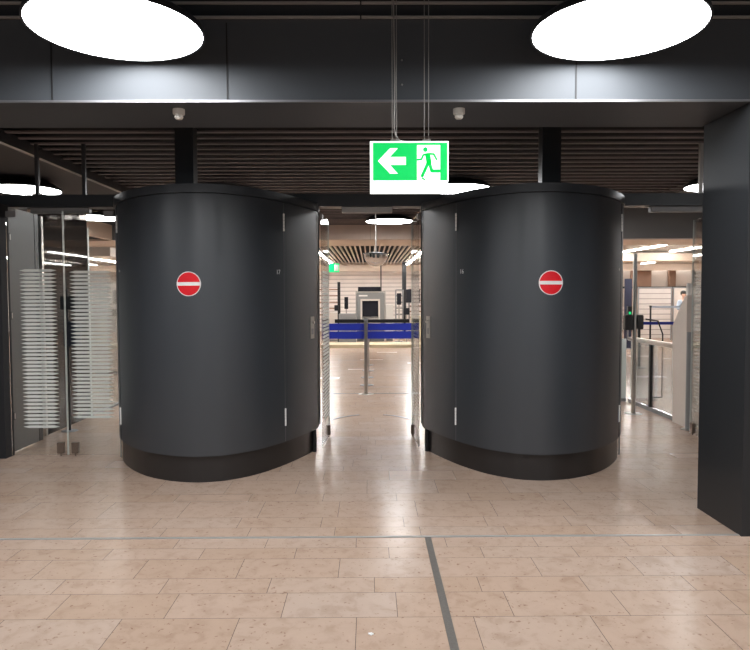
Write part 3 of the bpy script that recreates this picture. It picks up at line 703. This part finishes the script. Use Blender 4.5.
for a, b, l in ((6.19, 7.16, 'blue queue belt between the two visible posts'), (7.24, 8.26, 'blue queue belt running behind the gate pillar')):
    tag(obj('queue_belt', bx(a, b, 14.79, 14.793, .985, 1.05), M['blue']), l, 'belt')
for x, l in ((9.3, 'distant queue post left of the white partition'), (11.6, 'distant queue post before the grey partition')): belt_post(x, 21.5, l, 1.25)
tag(obj('queue_belt', bx(9.34, 11.56, 21.49, 21.493, 1.24, 1.31), M['shirt']), 'pale distant belt in front of the white partition', 'belt')
def partition(x0, x1, y, h, m, label, z0=.02):
    t = thing('partition_panel', label, 'partition', ((x0+x1)/2, y, 0)); W = (x1-x0)/2
    obj('panel', bx(-W+.04, W-.04, -.01, .01, z0+.06, h-.04), m, t)
    f = nb(); box(f, -W, -W+.039, -.025, .025, 0, h); box(f, W-.039, W, -.025, .025, 0, h); box(f, -W+.0395, W-.0395, -.025, .025, h-.039, h); obj('frame', f, M['machine'], t)
    return t
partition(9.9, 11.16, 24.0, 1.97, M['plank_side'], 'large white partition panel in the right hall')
partition(11.2, 12.1, 24.0, 1.97, M['cab'], 'grey partition panel right of the white one')
t = thing('banner_stand', 'narrow dark blue upright display beside the right pod', 'display', (7.95, 20.0, 0))
obj('panel', bx(-.11, .11, -.02, .02, .03, 2.17, .006), M['navy'], t); obj('foot', bx(-.2, .2, -.15, .15, 0, .029), M['machine'], t)
# office front with wood posts at the far right
for x, wd, m_, l in ((11.3, .12, 'black', 'black window post in the far right wall'), (12.2, .9, 'wood_dark', 'brown wood post block in the far right wall'), (13.6, .3, 'wood_dark', 'brown wood post at the far right'), (14.6, .10, 'black', 'thin black post at the far right')):
    struct('trim_20', bx(x-wd/2, x+wd/2, 29.2, 29.35, 0, 2.98), M[m_], l)
struct('window_1', bx(10.9, 14.9, 29.4, 29.45, 1.2, 2.98), M['cab'], 'pale office window band in the far right wall')
struct('trim_21', bx(10.8, 15.5, 29.05, 29.19, 1.98, 2.06), M['black'], 'dark transom in the far right office front')

# person behind the gate pillar
def person():
    t = thing('person', 'person with black hair in a blue grey shirt beyond the gate pillar', 'person', (11.12, 23.0, 0), math.radians(12))
    def skin_mesh(name, V, E, m, sub=2, root=0):
        me = bpy.data.meshes.new(name); me.from_pydata([v[:3] for v in V], E, []); o = bpy.data.objects.new(name, me); COL.objects.link(o); me.materials.append(m)
        sk = o.modifiers.new('skin', 'SKIN'); sk.use_smooth_shade = True
        if not me.skin_vertices: 
            bpy.context.view_layer.objects.active = o
            bpy.ops.mesh.customdata_skin_add()
        for i, v in enumerate(V): me.skin_vertices[0].data[i].radius = (v[3], v[4] if len(v) > 4 else v[3]); me.skin_vertices[0].data[i].use_root = (i == root)
        o.modifiers.new('sub', 'SUBSURF').levels = sub; o.modifiers['sub'].render_levels = sub; return o
    V = [(0, 0, .96, .14, .10), (0, 0, 1.15, .13, .095), (0, 0, 1.36, .16, .10), (0, 0, 1.49, .06), (0, -.015, 1.56, .055), (0, -.02, 1.66, .085, .10), (0, -.015, 1.75, .075, .09),
         (-.18, 0, 1.43, .055), (-.27, -.05, 1.17, .042), (-.20, -.27, 1.22, .032), (-.17, -.36, 1.24, .028), (.18, 0, 1.43, .055), (.26, -.04, 1.17, .042), (.19, -.26, 1.12, .032), (.16, -.35, 1.13, .028),
         (-.09, 0, .88, .09), (-.10, 0, .50, .06), (-.10, .02, .10, .04), (-.10, -.12, .04, .035), (.09, 0, .88, .09), (.10, 0, .50, .06), (.10, .02, .10, .04), (.10, -.12, .04, .035)]
    E = [(0, 1), (1, 2), (2, 3), (3, 4), (4, 5), (5, 6), (2, 7), (7, 8), (8, 9), (9, 10), (2, 11), (11, 12), (12, 13), (13, 14), (0, 15), (15, 16), (16, 17), (17, 18), (0, 19), (19, 20), (20, 21), (21, 22)]
    # fingers: four and a thumb rooted in each palm
    for hi, sx in ((10, -1), (14, 1)):
        hx, hy, hz = V[hi][:3]
        for k in range(4):
            L = (.07, .08, .075, .06)[k]; bxx = hx + (k-1.5)*.018
            V.append((bxx, hy-.03, hz, .009)); V.append((bxx, hy-.03-L*.5, hz-.004, .008)); V.append((bxx, hy-.03-L, hz-.025, .007)); n = len(V)
            E += [(hi, n-3), (n-3, n-2), (n-2, n-1)]
        V.append((hx-sx*.035, hy-.01, hz, .010)); V.append((hx-sx*.05, hy-.05, hz, .008)); n = len(V); E += [(hi, n-2), (n-2, n-1)]
    b = skin_mesh('body', V, E, M['skin']); b.parent = t
    S = [(0, 0, .92, .165, .125), (0, 0, 1.15, .155, .115), (0, 0, 1.36, .185, .12), (0, 0, 1.47, .075), (-.18, 0, 1.43, .075), (-.27, -.05, 1.17, .06), (-.22, -.20, 1.205, .048), (.18, 0, 1.43, .075), (.26, -.04, 1.17, .06), (.21, -.19, 1.135, .048)]
    s = skin_mesh('shirt', S, [(0, 1), (1, 2), (2, 3), (2, 4), (4, 5), (5, 6), (2, 7), (7, 8), (8, 9)], M['shirt']); s.parent = t
    Tr = [(0, 0, .95, .155, .115), (-.09, 0, .86, .11), (-.10, 0, .50, .08), (-.10, .02, .09, .062), (.09, 0, .86, .11), (.10, 0, .50, .08), (.10, .02, .09, .062)]
    s = skin_mesh('trousers', Tr, [(0, 1), (1, 2), (2, 3), (0, 4), (4, 5), (5, 6)], M['trousers']); s.parent = t
    h = nb(); bmesh.ops.create_uvsphere(h, u_segments=20, v_segments=12, radius=.108); bmesh.ops.scale(h, verts=h.verts, vec=(.92, 1.06, 1.0)); bmesh.ops.translate(h, verts=h.verts, vec=(0, .012, 1.735))
    bmesh.ops.delete(h, geom=[v for v in h.verts if v.co.z < 1.70 and v.co.y < -.02], context='VERTS'); obj('hair', h, M['hair'], t, smooth='all')
    for x in (-.03, .03):
        e = nb(); bmesh.ops.create_uvsphere(e, u_segments=10, v_segments=8, radius=.010); bmesh.ops.translate(e, verts=e.verts, vec=(x, -.105, 1.69)); obj('eye', e, M['hair'], t, smooth='all')
    nz = nb(); lathe(nz, [(0, .012), (.010, .0), (0, -.020)], (0, -.118, 1.665), 10); obj('nose', nz, M['skin'], t, smooth='all')
    mo = bx(-.022, .022, -.112, -.104, 1.625, 1.632); obj('mouth', mo, M['wood_dark'], t)
    for x in (-.085, .085):
        e = nb(); bmesh.ops.create_uvsphere(e, u_segments=10, v_segments=8, radius=.022); bmesh.ops.scale(e, verts=e.verts, vec=(.45, .7, 1.3)); bmesh.ops.translate(e, verts=e.verts, vec=(x, -.01, 1.67)); obj('ear', e, M['skin'], t, smooth='all')
    sh = nb(); 
    for x in (-.10, .10): box(sh, x-.048, x+.048, -.19, .07, .0, .085, .02)
    obj('shoes', sh, M['black'], t)
person()

# ------------------------------------------------------------------ left hall behind the glass
t = thing('reader_stand', 'dark reader box on a thin post behind the left glass doors', 'reader', (-3.72, 8.0, 0))
obj('post', tube(nb(), [(0, 0, .012), (0, 0, 1.75)], .016, 12), M['black'], t); obj('base_plate', lathe(nb(), [(0, .011), (.09, .008), (.10, .0003)], n=24), M['machine'], t)
obj('reader_box', bx(-.06, .17, -.05, -.017, 1.50, 1.66, .006), M['black'], t); obj('blue_panel', bx(-.03, .18, -.045, -.017, 1.05, 1.36, .006), M['navy'], t)
cabinet('totem', -5.95, -5.42, 14.0, 14.3, 1.97, M['cab'], 'tall pale totem cabinet near the left pod edge', 'totem')
bm = lathe(nb(), [(.13, 0), (.15, 0), (.15, .01), (.13, .01)], n=32); bmesh.ops.transform(bm, matrix=Matrix.Translation((0, -.016, 1.62)) @ Matrix.Rotation(PI/2, 4, 'X'), verts=bm.verts)
obj('round_emblem', bm, M['cabwhite'], bpy.data.objects['totem'])
cabinet('white_gate_cabinet', -7.35, -6.75, 16.5, 17.1, 1.75, M['cabwhite'], 'white gate cabinet left of the tall totem')
cabinet('white_gate_cabinet', -8.3, -7.7, 16.8, 17.4, 1.3, M['cabwhite'], 'lower white gate cabinet further left')
for x, y, h, l in ((-7.05, 15.6, 1.45, 'small dark monitor before the left white cabinets'), (-9.4, 20, 1.35, 'dark monitor far left behind the glass')): monitor(x, y, h, .4, .3, l)
struct('wall_left', bx(-16.3, -10.6, 21.0, 21.2, 0, 2.955), M['wood_plain'], 'pale wood wall far behind the left glass doors')
